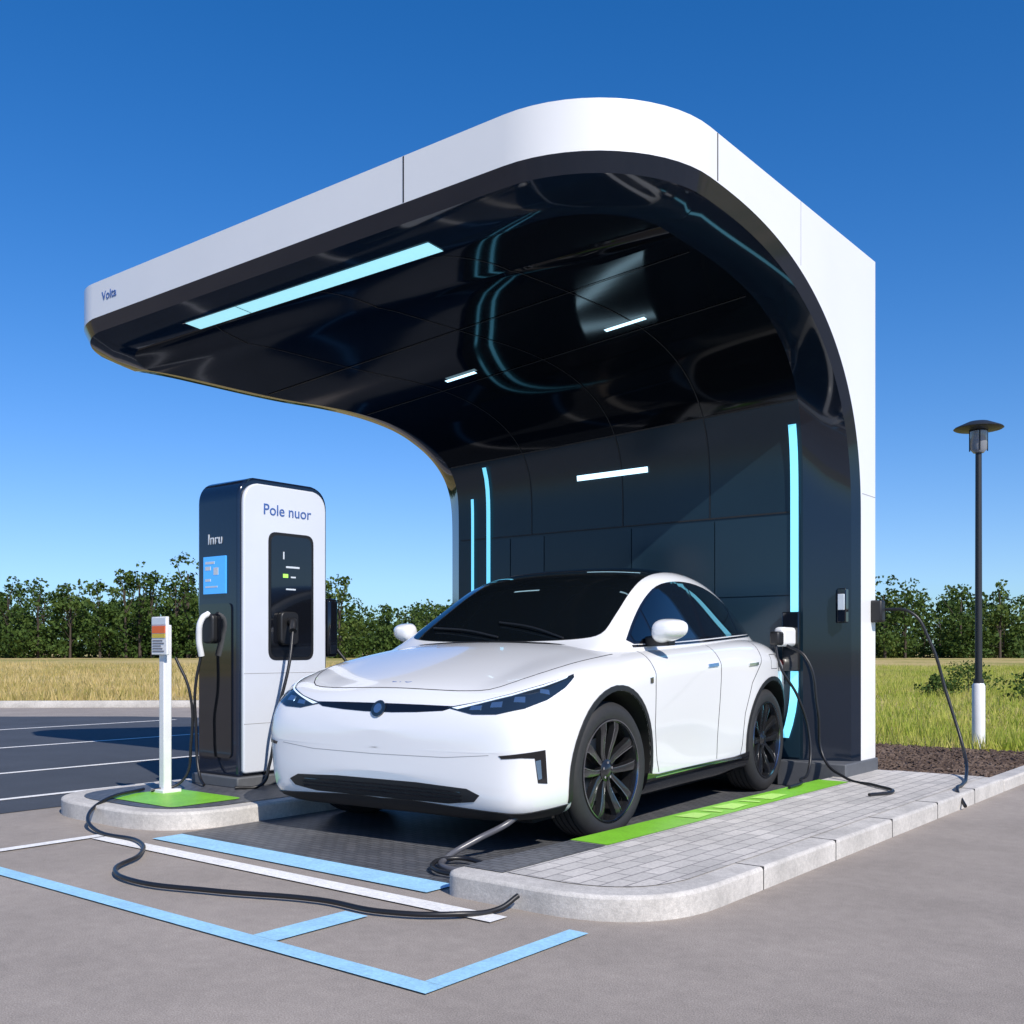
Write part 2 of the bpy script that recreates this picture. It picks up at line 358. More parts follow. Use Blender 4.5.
# ---------------------------------------------------------------- canopy
can=empty('charging_canopy_shelter')
XR=-3.39; YF=5.4; YB=9.57; ZT=4.76
XLF=-10.15
def xl(y): return XLF+2.05*max(0,min(1,(y-6.0)/3.3))
NA=14; NARC=64
def sstep(t): t=max(0,min(1,t)); return t*t*(3-2*t)
def path(inset,z0,a,b,p,right,ztop):
    out=[]; yf=YF+inset; r=max(.22,(1.0 if right else .62)-inset*.8); Y0=6.45
    droop=0 if right else -.10
    X=lambda y:(XR-inset) if right else xl(y)+inset
    sg=-1 if right else 1
    ex=lambda y: 0 if right else -.20*sstep((y-5.9)/1.6)
    for k in range(NA+1):
        an=math.pi/2*k/NA; y=yf+r-r*math.cos(an); xx=X(yf+r)+sg*(r-r*math.sin(an)) ; out.append((xx,y,z0+droop*k/NA+ex(y)))
    zc=ztop-b
    ys=yf+r
    for k in range(1,5):
        y=ys+(Y0-ys)*k/5; out.append((X(y),y,z0+droop+(ztop-z0)*sstep(k/5)+ex(y)))
    for k in range(NARC+1):
        th=math.pi/2*(1-k/NARC); y=Y0+a*max(0,math.cos(th))**(2/p); z=zc+b*max(0,math.sin(th))**(2/p)
        dz=0 if right else (droop+ex(y)-.03*sstep((y-7)/1.5))*sstep((z-zc)/(b*.9))
        out.append((X(y),y,z+dz))
    for z in (1.8,1.2,.7,.22): out.append((X(Y0+a),Y0+a,z))
    return out
paths={}
for right in (True,False):
    E=path(0,4.42,2.76,2.05,2.35 if right else 3.5,right,4.42)
    M=path(.05,4.30,2.66,1.95,2.4 if right else 3.6,right,4.30)
    P=path(.42,4.20,2.48,1.75,3.3 if right else 3.9,right,4.20)
    M1=[tuple(.5*(np.array(a)+np.array(b_))+np.array([0,0,-.035])) for a,b_ in zip(M,P)]
    T=[]
    C0=np.array([6.6,2.4]); done=False
    for i,(x,y,z) in enumerate(E):
        if i<=NA or y<6.7: T.append((x,y,ZT)); continue
        d=np.array([y,z])-C0
        if z>2.4:
            kz=(ZT-C0[1])/d[1]; ky=(YB-C0[0])/d[0] if d[0]>0 else 1e9
            if kz<ky: q=C0+d*kz; T.append((XR if right else xl(q[0]),q[0],ZT))
            else:
                q=C0+d*ky
                if not done: q=np.array([YB,ZT]); done=True
                T.append((XR if right else xl(q[0]),q[0],q[1]))
        else: T.append((XR if right else xl(YB),YB,z))
    paths[right]=(T,E,M,M1,P)
def multi(idx,nm,m,sharp=60):
    seqs=[paths[False][i][::-1]+paths[True][i] for i in idx]; n=len(seqs[0]); v=[p for s in seqs for p in s]; f=[]
    for k in range(len(idx)-1): f+=[(k*n+i,k*n+i+1,(k+1)*n+i+1,(k+1)*n+i) for i in range(n-1)]
    return fixn(mk(nm,v,f,m,can,True,sharp))
multi([0,1],'white_shell_side',M_white,30)
multi([1,2],'rim_outer',M_rim,40)
multi([2,3,4],'rim_inner',M_rim)
L=paths[False][4]; Rt=paths[True][4]; n=len(L); NX=8; v=[];f=[];fm=[]
for i in range(n):
    for k in range(NX+1):
        t=k/NX; v.append(tuple(np.array(L[i])*(1-t)+np.array(Rt[i])*t))
for i in range(n-1):
    for k in range(NX):
        f.append((i*(NX+1)+k,i*(NX+1)+k+1,(i+1)*(NX+1)+k+1,(i+1)*(NX+1)+k)); fm.append(0 if Rt[i][2]>3.45 else 1)
mk('ceiling_and_wall',v,f,None,can,True,None,[M_bgloss,M_wall],fm)
T=paths[True][0]; TL=paths[False][0]
top=[p for p in T if p[2]>ZT-.001]+[p for p in TL if p[2]>ZT-.001][::-1]
mk('roof_top',top,[tuple(range(len(top)))],M_white,can)
mk('back_panel',[(XR,YB,.0),(xl(YB),YB,.0),(xl(YB),YB,ZT),(XR,YB,ZT)],[(0,1,2,3)],M_white,can)
box('plinth_right',(-4.0,8.80,.0),(XR+.02,YB+.02,.225),M_plinth,can,.01)
box('plinth_left',(xl(YB)-.02,8.80,.0),(-7.5,YB+.02,.225),M_plinth,can,.01)
box('plinth_mid',(-7.5,8.88,.0),(-4.0,YB,.222),M_plinth,can)
tints=[mat('wall_panel_%d'%k,c,.16+.03*k,spec=.4) for k,c in enumerate([(.013,.032,.050),(.010,.026,.041),(.016,.038,.058)])]
vx=[-7.60,-7.15,-6.69,-5.6,-4.68,-3.83]; hz=[.24,.95,1.7,2.43]
for i in range(len(vx)-1):
    for j in range(len(hz)-1):
        box('wall_tile_%d_%d'%(i,j),(vx[i]+.006,8.921,hz[j]+.006),(vx[i+1]-.006,8.9255,hz[j+1]-.006),tints[(i*2+j*3)%3],can)
def curveseam(nm,t,w=.010,zmin=2.43,m=M_seam):
    a=[tuple(np.array(L[i])*(1-t)+np.array(Rt[i])*t) for i in range(n) if Rt[i][2]>zmin]
    v=[];f=[]
    for j,p in enumerate(a):
        q=a[min(j+1,len(a)-1)]; o=a[max(j-1,0)]; d=np.array([0,q[1]-o[1],q[2]-o[2]]); d/=np.linalg.norm(d); nn=np.array([0,d[2],-d[1]])
        if nn[2]>0 or (abs(nn[2])<.3 and nn[1]>0): nn=-nn
        pp=np.array(p)+nn*.004; v+=[tuple(pp-[w/2,0,0]),tuple(pp+[w/2,0,0])]
    f=[(2*j,2*j+1,2*j+3,2*j+2) for j in range(len(a)-1)]
    mk(nm,v,f,m,can)
for i,xx in enumerate((-6.69,-5.6,-4.68)): curveseam('ceiling_seam_%d'%i,(xx+7.68)/(7.68-3.81))
def xseam(nm,i,t0,t1,w,m,off=.006):
    a=np.array(L[i])*(1-t0)+np.array(Rt[i])*t0; b2=np.array(L[i])*(1-t1)+np.array(Rt[i])*t1
    d=np.array(Rt[i+1])-np.array(Rt[i-1]); d[0]=0; d/=np.linalg.norm(d); nn=np.array([0,d[2],-d[1]])
    if nn[2]>.05 or nn[1]>.2: nn=-nn
    v=[a+nn*off-d*w/2,b2+nn*off-d*w/2,b2+nn*off+d*w/2,a+nn*off+d*w/2]
    return mk(nm,[tuple(q) for q in v],[(0,1,2,3)],m,can)
def idx_y(y): return min(range(NA+1,n-1),key=lambda i:abs(Rt[i][1]-y) if Rt[i][2]>3.3 else 99)
def idx_z(z): return min(range(NA+1,n-1),key=lambda i:abs(Rt[i][2]-z))
for i,yy in enumerate((7.0,7.9)): xseam('ceiling_cross_%d'%i,idx_y(yy),.01,.99,.012,M_seam)
for i,zz in enumerate((3.42,2.45)): xseam('wall_cross_%d'%i,idx_z(zz),.01,.99,.014,M_seam)
def ledx(nm,i,x0,x1,w):
    a=L[i][0]; b2=Rt[i][0]; return xseam(nm,i,(x0-a)/(b2-a),(x1-a)/(b2-a),w,M_ledw,.014)
ledx('ceiling_light_1',idx_y(7.72),-5.15,-4.73,.045); ledx('ceiling_light_2',idx_y(7.72),-7.10,-6.70,.045)
ledx('wall_light',idx_z(2.98),-6.25,-5.40,.055)
def rimpt(x,t):
    a=np.array([x,YF+.05,4.30]); c=np.array([x,YF+.42,4.20]); m_=.5*(a+c)+[0,0,-.035]
    return (a*(1-2*t)+m_*2*t) if t<.5 else (m_*(2-2*t)+c*(2*t-1))
def rimstrip(nm,x0,x1,t0,t1,off,m):
    p=[rimpt(x0,t0),rimpt(x1,t0),rimpt(x1,t1),rimpt(x0,t1)]
    mk(nm,[tuple(q+np.array([0,-.3*off,-off])) for q in p],[(0,1,2,3)],m,can)
rimstrip('front_light',-8.35,-5.3,.52,.98,.006,M_cyanb)
rimstrip('front_light_divider',-7.6,-7.588,.52,.98,.009,M_seam)
rimstrip('front_light_frame_top',-8.38,-5.27,.505,.52,.008,M_chrome)
def ywall(z,S):
    zs=[q[2] for q in S[NA+6:]][::-1]; ys=[q[1] for q in S[NA+6:]][::-1]; return float(np.interp(z,zs,ys))
def vled(nm,x,z0,z1,w,curl=0,S=None):
    v=[];f=[];N=24
    for i in range(N+1):
        z=z0+(z1-z0)*i/N; xx=x-(curl*(1-min(1,(z-z0)/.5))**2); y=min(8.915,ywall(z,S or Rt)-.025); v+=[(xx-w/2,y,z),(xx+w/2,y,z)]
    f=[(2*i,2*i+1,2*i+3,2*i+2) for i in range(N)]; mk(nm,v,f,M_cyan,can)
vled('wall_strip_right',-3.88,.42,3.22,.075,.09); vled('wall_strip_left',-7.45,.3,3.22,.055,0,L)
vled('wall_strip_far',-7.68,.3,2.9,.04,0,L)
box('fascia_seam_0',(-5.32,YF-.002,4.425),(-5.308,YF+.01,ZT-.003),M_seam,can)
M_ss=mat('seam_soft',(.35,.35,.35),.6)
box('side_seam_0',(XR-.01,6.5,4.43),(XR+.002,6.512,ZT-.003),M_seam,can)
box('side_seam_1',(XR-.01,7.9,4.25),(XR+.0015,7.906,ZT-.003),M_ss,can)
box('side_seam_2',(XR-.01,9.24,2.6),(XR+.0015,YB-.003,2.606),M_ss,can)
text('fascia_lettering','Volta',(-9.22,YF-.003,4.56),(R(90),0,0),.12,M_txtb,can)
box('socket_plate',(XR-.13,8.98,1.45),(XR-.05,9.05,1.75),M_disp,can,.008)
box('socket_label',(XR-.12,8.972,1.56),(XR-.06,8.99,1.70),M_txtw,can,.004)

# wall connector unit
wc=empty('wall_charging_connector')
box('housing',(-3.95,8.62,1.24),(-3.85,8.92,1.41),M_post,wc,.03)
box('handle_head',(-3.945,8.52,1.25),(-3.855,8.64,1.37),M_trim,wc,.02)
box('back_plate',(-3.98,8.86,1.02),(-3.82,8.905,1.55),M_disp,wc,.01)
cable('lead',[(-3.90,8.55,1.26),(-3.86,8.55,1.08),(-3.74,8.66,.8),(-3.66,8.72,.45),(-3.62,8.6,.17),(-3.58,8.35,.13),(-3.45,8.05,.135),(-3.42,7.75,.135)],.012,M_rubber,wc)
cable('lead_2',[(-3.86,8.70,1.25),(-3.70,8.72,1.15),(-3.60,8.75,.7),(-3.56,8.78,.28),(-3.3,8.6,.14),(-2.95,8.3,.135),(-2.7,8.0,.135),(-2.78,7.72,.135)],.012,M_rubber,wc)
hc=empty('hose_cable')
cable('lead',[(XR+.03,9.62,1.58),(-3.1,9.66,1.55),(-2.95,9.7,1.3),(-2.8,9.72,.8),(-2.62,9.6,.3),(-2.5,9.2,.14),(-2.42,8.8,.13),(-2.36,8.45,.12),(-2.26,8.3,.03)],.014,M_rubber,hc)
box('holster',(XR-.02,9.45,1.46),(XR+.10,9.56,1.66),M_trim,hc,.02)

# ---------------------------------------------------------------- charger pedestal
ch=empty('ev_charger')
cx0,cx1,cy0,cy1=-7.37,-6.84,5.10,6.02
prof=rpoly([(cy0,.2),(cy1,.2),(cy1,2.56),(cy0,2.56)],[.03,.03,.16,.16],8)
prof=[(y,z+(.05*(1-((y-5.56)/.44)**2) if z>2.3 else 0)) for y,z in prof]
ext('body',prof,'yz',cx0,cx1,M_chb,ch,.02)
prof2=rpoly([(cy0+.035,.23),(cy1-.035,.23),(cy1-.035,2.51),(cy0+.035,2.51)],[.03,.03,.14,.14],8)
prof2=[(y,z+(.05*(1-((y-5.56)/.44)**2) if z>2.3 else 0)) for y,z in prof2]
ext('white_face',prof2,'yz',cx1-.01,cx1+.03,M_chw,ch,.012)
box('base',(cx0-.03,cy0-.04,.12),(cx1+.05,cy1+.04,.205),M_plinth,ch,.01)
ext('screen_bay',rpoly([(5.40,1.15),(5.82,1.15),(5.82,2.14),(5.40,2.14)],.07),'yz',cx1+.02,cx1+.036,M_disp,ch)
ext('screen_bezel',rpoly([(5.375,1.125),(5.845,1.125),(5.845,2.165),(5.375,2.165)],.08),'yz',cx1+.02,cx1+.033,M_trim,ch)
ext('socket',rpoly([(5.46,1.25),(5.64,1.25),(5.64,1.52),(5.46,1.52)],.05),'yz',cx1+.03,cx1+.09,M_trim,ch,.01)
cable('plug',[(cx1+.05,5.56,1.42),(cx1+.16,5.52,1.44),(cx1+.22,5.47,1.36)],.032,M_rubber,ch)
cable('plug_lead',[(cx1+.20,5.49,1.38),(cx1+.26,5.40,1.1),(cx1+.24,5.30,.7),(cx1+.2,5.25,.3),(cx1+.18,5.2,.16),(cx1+.1,5.0,.14)],.013,M_rubber,ch)
for i,(y,z,w,h,m_) in enumerate([(5.55,1.88,.14,.015,M_txtw),(5.52,1.80,.05,.03,M_txtg),(5.6,1.80,.05,.012,M_txtw),(5.55,1.7,.10,.012,M_txtw),(5.52,1.95,.012,.06,M_txtw)]):
    box('screen_item_%d'%i,(cx1+.034,y,z),(cx1+.039,y+w,z+h),m_,ch)
text('lettering','Pole nuor',(cx1+.033,5.57,2.30),(R(90),0,R(90)),.125,M_txtb,ch)
for i,z in enumerate((.62,1.02)): box('face_joint_%d'%i,(cx1+.02,cy0+.04,z),(cx1+.0315,cy1-.04,z+.004),M_ss,ch)
box('side_holster',(cx1-.1,cy1,1.15),(cx1+.02,cy1+.12,1.65),M_disp,ch,.03)
cable('side_lead',[(cx1-.02,cy1+.1,1.25),(cx1+.1,cy1+.2,1.0),(cx1+.1,cy1+.15,.5),(cx1+.05,cy1+.1,.15)],.013,M_rubber,ch)
ext('front_fascia',rpoly([(cx0+.04,.35),(cx1-.07,.35),(cx1-.07,1.58),(cx0+.04,1.58)],.05),'xz',cy0-.012,cy0+.01,M_disp,ch)
box('display',(cx0+.10,cy0-.016,1.66),(cx1-.14,cy0+.01,1.96),M_blue,ch)
for i,(dx,dz,w,h) in enumerate([(.03,.24,.12,.02),(.03,.19,.07,.03),(.14,.15,.06,.06),(.03,.05,.16,.012),(.03,.10,.07,.02)]):
    box('display_item_%d'%i,(cx0+.10+dx,cy0-.019,1.66+dz),(cx0+.10+dx+w,cy0-.01,1.66+dz+h),M_txtw,ch)
text('front_lettering','Inru',(cx0+.24,cy0-.004,2.06),(R(90),0,0),.12,M_txtw,ch)
ext('front_holster',rpoly([(cx0+.14,1.26),(cx0+.28,1.26),(cx0+.28,1.5),(cx0+.14,1.5)],.05),'xz',cy0-.06,cy0,M_trim,ch,.015)
cable('front_plug',[(cx0+.22,cy0-.05,1.50),(cx0+.22,cy0-.11,1.46),(cx0+.19,cy0-.12,1.30),(cx0+.18,cy0-.09,1.16)],.024,M_post,ch)
cable('front_lead',[(cx0+.18,cy0-.09,1.18),(cx0+.14,cy0-.12,.9),(cx0+.12,cy0-.10,.6),(cx0+.2,cy0-.12,.2),(cx0+.3,cy0-.15,.14)],.012,M_rubber,ch)

# ---------------------------------------------------------------- info sign
sg=empty('information_sign')
bev(box('post',(-7.09,4.56,.124),(-7.02,4.63,1.40),M_post,sg),.010)
box('foot',(-7.14,4.52,.12),(-6.97,4.68,.15),M_post,sg,.005)
box('panel',(-7.15,4.535,1.17),(-6.95,4.56,1.46),M_post,sg,.006)
box('panel_header',(-7.14,4.531,1.40),(-6.96,4.54,1.45),M_txtw,sg)
box('panel_orange',(-7.135,4.530,1.335),(-6.965,4.54,1.39),M_orange,sg)
box('panel_yellow',(-7.135,4.530,1.30),(-6.965,4.54,1.33),mat('sign_yellow',(.6,.45,.05),.5),sg)
M_ink=mat('sign_ink',(.15,.15,.17),.6)
for k in range(5): box('panel_text_%d'%k,(-7.13,4.531,1.195+k*.02),(-6.98-.02*(k%3),4.54,1.203+k*.02),M_ink,sg)
cable('post_lead',[(-7.02,4.66,1.15),(-6.93,4.72,.9),(-6.95,4.75,.5),(-7.0,4.70,.2),(-7.1,4.5,.14)],.011,M_rubber,sg)

# ---------------------------------------------------------------- ground cable
gc=empty('charging_cable')
cable('lead',[(-7.2,4.5,.145),(-6.95,4.05,.14),(-6.75,3.80,.08),(-6.4,3.66,.025),(-5.85,3.62,.025),(-5.45,3.38,.025),(-5.2,3.08,.025),(-4.85,2.98,.025),(-4.35,3.10,.025),(-3.8,3.30,.025),(-3.40,3.33,.025),(-3.12,3.5,.025),(-3.03,3.70,.025),(-3.0,3.80,.07)],.0125,M_rubber,gc)
bc=empty('vehicle_cable')
cable('lead',[(-3.78,4.78,.24),(-3.80,4.70,.20),(-3.9,4.55,.12),(-3.95,4.35,.04),(-3.82,4.20,.03),(-3.68,4.22,.03),(-3.72,4.42,.03)],.018,mat('cable_grey',(.10,.10,.11),.3),bc)
cable('lead_coil',[(-3.72,4.42,.03),(-3.9,4.4,.04),(-3.92,4.22,.04),(-3.7,4.1,.03),(-3.6,4.2,.03)],.013,M_rubber,bc)

# ---------------------------------------------------------------- street lamp
sl=empty('street_lamp',(-3.51,13.45,0))
lathe('base_sleeve',[(0,0),(.075,0),(.075,.78),(.06,.81),(0,.81)],M_post,sl,24)
lathe('pole',[(0,.8),(.042,.8),(.036,3.62),(0,3.62)],M_pole,sl,20)
lathe('collar',[(0,.8),(.06,.8),(.06,.86),(0,.86)],M_pole,sl,20)
lathe('lantern',[(0,3.6),(.06,3.6),(.095,3.64),(.10,3.86),(0,3.86)],mat('lantern_glass',(.25,.27,.3),.15,coat=.5),sl,24)
for k in range(4):
    a=k*math.pi/2+.4; box('lantern_bar_%d'%k,(.1*math.cos(a)-.006,.1*math.sin(a)-.006,3.62),(.1*math.cos(a)+.006,.1*math.sin(a)+.006,3.88),M_pole,sl)
lathe('hat',[(0,3.99),(.12,3.975),(.27,3.91),(.285,3.895),(.27,3.885),(.1,3.87),(0,3.86)],M_pole,sl,32)

# ---------------------------------------------------------------- car
car=empty('parked_car',(-4.683,4.545,0),R(5)); car.scale=(1.06,1,1)
def cage(name,stations,rows,ends,levels,creases=()):
    v=[];f=[]
    def addring(S,pts):
        full=[(x,z) for x,z in pts]+[(-x,z) for x,z in pts[-2:0:-1]]
        k=len(v); v.extend([(x,S,z) for x,z in full]); return list(range(k,k+len(full)))
    allr=[]
    secs=[(st[0],rows(st)) for st in stations]
    def shrink(S,pts,fac,ds):
        zc=sum(p[1] for p in pts)/len(pts); return (S+ds,[(x*fac,zc+(z-zc)*fac) for x,z in pts])
    secs=[shrink(*secs[0],.5,-ends[0])]+secs+[shrink(*secs[-1],.5,ends[1])]
    for S,pts in secs: allr.append(addring(S,pts))
    m=len(allr[0])
    for a,b_ in zip(allr[:-1],allr[1:]):
        for i in range(m): f.append((a[i],a[(i+1)%m],b_[(i+1)%m],b_[i]))
    for r,flip in ((allr[0],True),(allr[-1],False)):
        h=m//2
        for i in range(h):
            a,b_=r[i],r[i+1]; c,d=r[(m-i-1)%m],r[(m-i)%m]
            q2=[]
            for t in [a,b_,c,d]:
                if t not in q2: q2.append(t)
            f.append(tuple(q2[::-1] if flip else q2))
    me=bpy.data.meshes.new(name); me.from_pydata(v,[],f); me.update()
    bm=bmesh.new(); bm.from_mesh(me); bmesh.ops.recalc_face_normals(bm,faces=bm.faces[:])
    cl=bm.edges.layers.float.get('crease_edge') or bm.edges.layers.float.new('crease_edge')
    for e in bm.edges:
        a,b_=sorted((e.verts[0].index,e.verts[1].index))
        if b_-a==m:
            i=a%m; i=min(i,m-i); s0=v[a][1]; s1=v[b_][1]
            for (row,sa,sb,wt) in creases:
                if i==row and s0>=sa-1e-6 and s1<=sb+1e-6: e[cl]=wt
    bm.to_mesh(me); bm.free()
    o=bpy.data.objects.new(name,me); COL.objects.link(o)
    ms=o.modifiers.new('s','SUBSURF'); ms.levels=levels; ms.render_levels=levels
    dg=bpy.context.evaluated_depsgraph_get(); ev=o.evaluated_get(dg); me2=bpy.data.meshes.new_from_object(ev)
    bpy.data.objects.remove(o); return me2
def brow(st):
    s,W,zb,zs,zt=st
    mid=.5*(zb+zs)+.09
    k=max(0,1-abs(s-2.35)/1.3)
    return [(0,zb),(.55*W,zb),(.90*W,zb+.01),(.975*W,zb+.10),(.985*W-.03*k,zb+.30),(1.0*W-.018*k,mid),(.998*W,zs-.13),(.945*W,zs-.012),(.82*W,zs+.05*(1 if zs>.8 else .5)),(.58*W,zt-.030),(.30*W,zt-.010),(0,zt)]
bst=[(-.01,.80,.34,.72,.83),(.03,.93,.24,.80,.91),(.11,1.0,.20,.885,.975),(.28,1.055,.19,.975,1.045),(.55,1.085,.19,1.055,1.13),(.85,1.10,.19,1.11,1.21),(1.2,1.10,.19,1.15,1.285),(1.7,1.085,.19,1.19,1.31),(2.4,1.08,.19,1.22,1.32),(3.0,1.085,.19,1.25,1.33),(3.55,1.105,.19,1.27,1.34),(3.95,1.10,.22,1.25,1.32),(4.28,1.04,.27,1.17,1.24),(4.45,.94,.34,1.05,1.14),(4.51,.83,.45,.92,1.0)]
body=cage('body',bst,brow,(.035,.02),3,[(6,.55,4.28,.50),(9,.11,1.2,.45)])
def grow(st):
    s,wb,wr,zr,zt=st; zb=1.12
    return [(0,zb),(wb*.6,zb),(wb,zb),(wb*.995,zb+.10*min(1,(zt-zb)/.4)),(wb*.45+wr*.55,zb+.10*min(1,(zt-zb)/.4)+(zr-zb-.1*min(1,(zt-zb)/.4))*.6),(wr*1.0,zr),(wr*.88,zr+(zt-zr)*.55),(wr*.5,zt-.008),(0,zt)]
gst=[(1.02,.82,.80,1.17,1.20),(1.22,.92,.85,1.22,1.27),(1.45,.955,.83,1.34,1.42),(1.75,.965,.79,1.52,1.61),(2.05,.97,.77,1.68,1.78),(2.35,.97,.76,1.765,1.86),(2.75,.97,.755,1.795,1.89),(3.2,.96,.745,1.755,1.855),(3.6,.95,.72,1.66,1.75),(3.95,.92,.69,1.52,1.60),(4.22,.86,.64,1.37,1.44),(4.42,.76,.56,1.22,1.26)]
gh=cage('cabin',gst,grow,(.0,.0),3)
def bvh_of(me):
    return BVHTree.FromPolygons([v.co.copy() for v in me.vertices],[tuple(p.vertices) for p in me.polygons])
BB=bvh_of(body); GB=bvh_of(gh)
AX=(.96,3.76); WR=.44; AR=.505
body.materials.clear(); body.materials.append(M_paint); body.materials.append(M_arch)
bo=link(bpy.data.objects.new('body',body),car)
cut=[]
for s in AX:
    for sd in (1,-1):
        o=lathe('cutter',[(0,.55*sd),(AR,.55*sd),(AR,1.5*sd),(0,1.5*sd)],M_arch,None,64,'x',(0,s,WR+.005)); cut.append(o)
        for p in o.data.polygons: p.use_smooth=False
for c in cut:
    c.parent=car
    m=bo.modifiers.new('c','BOOLEAN'); m.object=c; m.operation='DIFFERENCE'; m.solver='EXACT'; m.material_mode='TRANSFER'
bpy.context.view_layer.update()
dg=bpy.context.evaluated_depsgraph_get(); me2=bpy.data.meshes.new_from_object(bo.evaluated_get(dg)); bo.modifiers.clear(); bo.data=me2
for c in cut: bpy.data.objects.remove(c)
me2.polygons.foreach_set('use_smooth',[True]*len(me2.polygons)); me2.set_sharp_from_angle(angle=R(40))
gh.materials.clear(); gh.materials.append(M_paint); gh.polygons.foreach_set('use_smooth',[True]*len(gh.polygons))
link(bpy.data.objects.new('cabin',gh),car)

def panel(name,T3,mode,bvh,off,m,step=.03,mirror=True,C=(0.3,.95,.6)):
    C=Vector(C); k=1.0
    if mode=='s':
        def to2(t):
            d=Vector(t)-C; return Vector((math.atan2(d.x,-d.y),math.atan2(d.z,math.hypot(d.x,d.y))))
        def ray(u):
            ct=math.cos(u[1]); return C,Vector((math.sin(u[0])*ct,-math.cos(u[0])*ct,math.sin(u[1])))
        k=.8
    elif mode=='x':
        to2=lambda t:Vector((t[1],t[2])); ray=lambda u:(Vector((3,u[0],u[1])),Vector((-1,0,0)))
    elif mode=='z':
        to2=lambda t:Vector((t[0],t[1])); ray=lambda u:(Vector((u[0],u[1],4)),Vector((0,0,-1)))
    elif mode=='y':
        to2=lambda t:Vector((t[0],t[2])); ray=lambda u:(Vector((u[0],-2,u[1])),Vector((0,1,0)))
    P=[to2(t) for t in T3]; st=step/k; B=[]
    for i in range(len(P)):
        a,b_=P[i],P[(i+1)%len(P)]; nn=max(1,int(math.ceil((b_-a).length/st)))
        for q in range(nn): B.append(a.lerp(b_,q/nn))
    nb=len(B); pts=list(B); edges=[(i,(i+1)%nb) for i in range(nb)]
    xs=[p.x for p in B]; ys=[p.y for p in B]
    def inside(p):
        c=False
        for i in range(nb):
            a,b_=B[i],B[(i+1)%nb]
            if (a.y>p.y)!=(b_.y>p.y) and p.x<(b_.x-a.x)*(p.y-a.y)/(b_.y-a.y)+a.x: c=not c
        return c
    y=min(ys)+st*.5; r=0
    while y<max(ys):
        x=min(xs)+(st*.5 if r%2 else 0)
        while x<max(xs):
            p=Vector((x,y))
            if min((p-b_).length_squared for b_ in B)>(st*.45)**2 and inside(p): pts.append(p)
            x+=st
        y+=st*.87; r+=1
    vo,_,fo,_,_,_=geometry.delaunay_2d_cdt(pts,edges,[],1,1e-6)
    V=[];N=[];ok=[]
    for p in vo:
        o,d=ray(p); h=bvh.ray_cast(o,d)
        if h[0] is None:
            V.append(Vector((0,0,0)));N.append(Vector((0,0,1)));ok.append(False); continue
        nrm=h[1]
        if mode=='s':
            if nrm.dot(d)<0: nrm=-nrm
        elif nrm.dot(d)>0: nrm=-nrm
        V.append(h[0]);N.append(nrm);ok.append(True)
    faces=[list(f_) for f_ in fo if all(ok[i] for i in f_)]
    if not faces: print('PANEL EMPTY',name); return
    if not all(ok): print('panel misses',name,ok.count(False))
    out=[v_+n_*off for v_,n_ in zip(V,N)]
    f0=faces[0]; nn=(out[f0[1]]-out[f0[0]]).cross(out[f0[2]]-out[f0[0]])
    if nn.dot(N[f0[0]])<0: faces=[f_[::-1] for f_ in faces]
    cnt={}
    for f_ in faces:
        for i in range(len(f_)):
            a,b_=f_[i],f_[(i+1)%len(f_)]; cnt[(a,b_)]=cnt.get((a,b_),0)+1
    bd=[(a,b_) for (a,b_) in cnt if (b_,a) not in cnt]
    low={}
    for a,b_ in bd:
        for q in (a,b_):
            if q not in low: low[q]=len(out); out.append(V[q]-N[q]*.008)
    nf=len(faces)
    faces+= [[b_,a,low[a],low[b_]] for a,b_ in bd]
    def build(nm,vs,fs):
        o=mk(nm,vs,fs,m,car); fl=[True]*nf+[False]*(len(fs)-nf); o.data.polygons.foreach_set('use_smooth',fl); o.data.set_sharp_from_angle(angle=R(45)); return o
    build(name,out,faces)
    if mirror: build(name+'_r',[Vector((-p.x,p.y,p.z)) for p in out],[f_[::-1] for f_ in faces])
def seam(name,T3,mode,bvh,w=.007,off=.0015,m=None,C=(0.3,.95,.6),mirror=True):
    T=[Vector(t) for t in T3]
    if mode=='x': A=[Vector((t.y,t.z)) for t in T]; back=lambda p:(1,p.x,p.y)
    elif mode=='z': A=[Vector((t.x,t.y)) for t in T]; back=lambda p:(p.x,p.y,1)
    elif mode=='y': A=[Vector((t.x,t.z)) for t in T]; back=lambda p:(p.x,0,p.y)
    Lp=[];Rp=[]
    for i,p in enumerate(A):
        d=(A[min(i+1,len(A)-1)]-A[max(i-1,0)]).normalized(); nn=Vector((-d.y,d.x))*w/2; Lp.append(p+nn); Rp.append(p-nn)
    panel(name,[back(p) for p in Lp+Rp[::-1]],mode,bvh,off,m or M_line,.025,mirror,C)
def sm(pts,n=24,closed=True):
    P=[Vector(p) for p in pts]; N=len(P); out=[]
    per=max(2,n//N)
    for i in (range(N) if closed else range(N-1)):
        p0=P[(i-1)%N] if closed else P[max(i-1,0)]; p1=P[i]; p2=P[(i+1)%N]; p3=P[(i+2)%N] if closed else P[min(i+2,N-1)]
        for k in range(per):
            t=k/per; out.append(.5*((2*p1)+(-p0+p2)*t+(2*p0-5*p1+4*p2-p3)*t*t+(-p0+3*p1-3*p2+p3)*t**3))
    if not closed: out.append(P[-1])
    return out
half=sm([(0,1.19,0),(.35,1.205,0),(.64,1.26,0),(.765,1.36,0),(.752,1.6,0),(.715,1.9,0),(.69,2.2,0),(.682,2.6,0),(.67,3.0,0),(.65,3.4,0),(.60,3.8,0),(.50,4.15,0),(.0,4.24,0)],60,False)
poly=[tuple(p) for p in half]+[(-p.x,p.y,0) for p in half[-2:0:-1]]
poly=[(x_,y_,0) for x_,y_,*_ in poly]
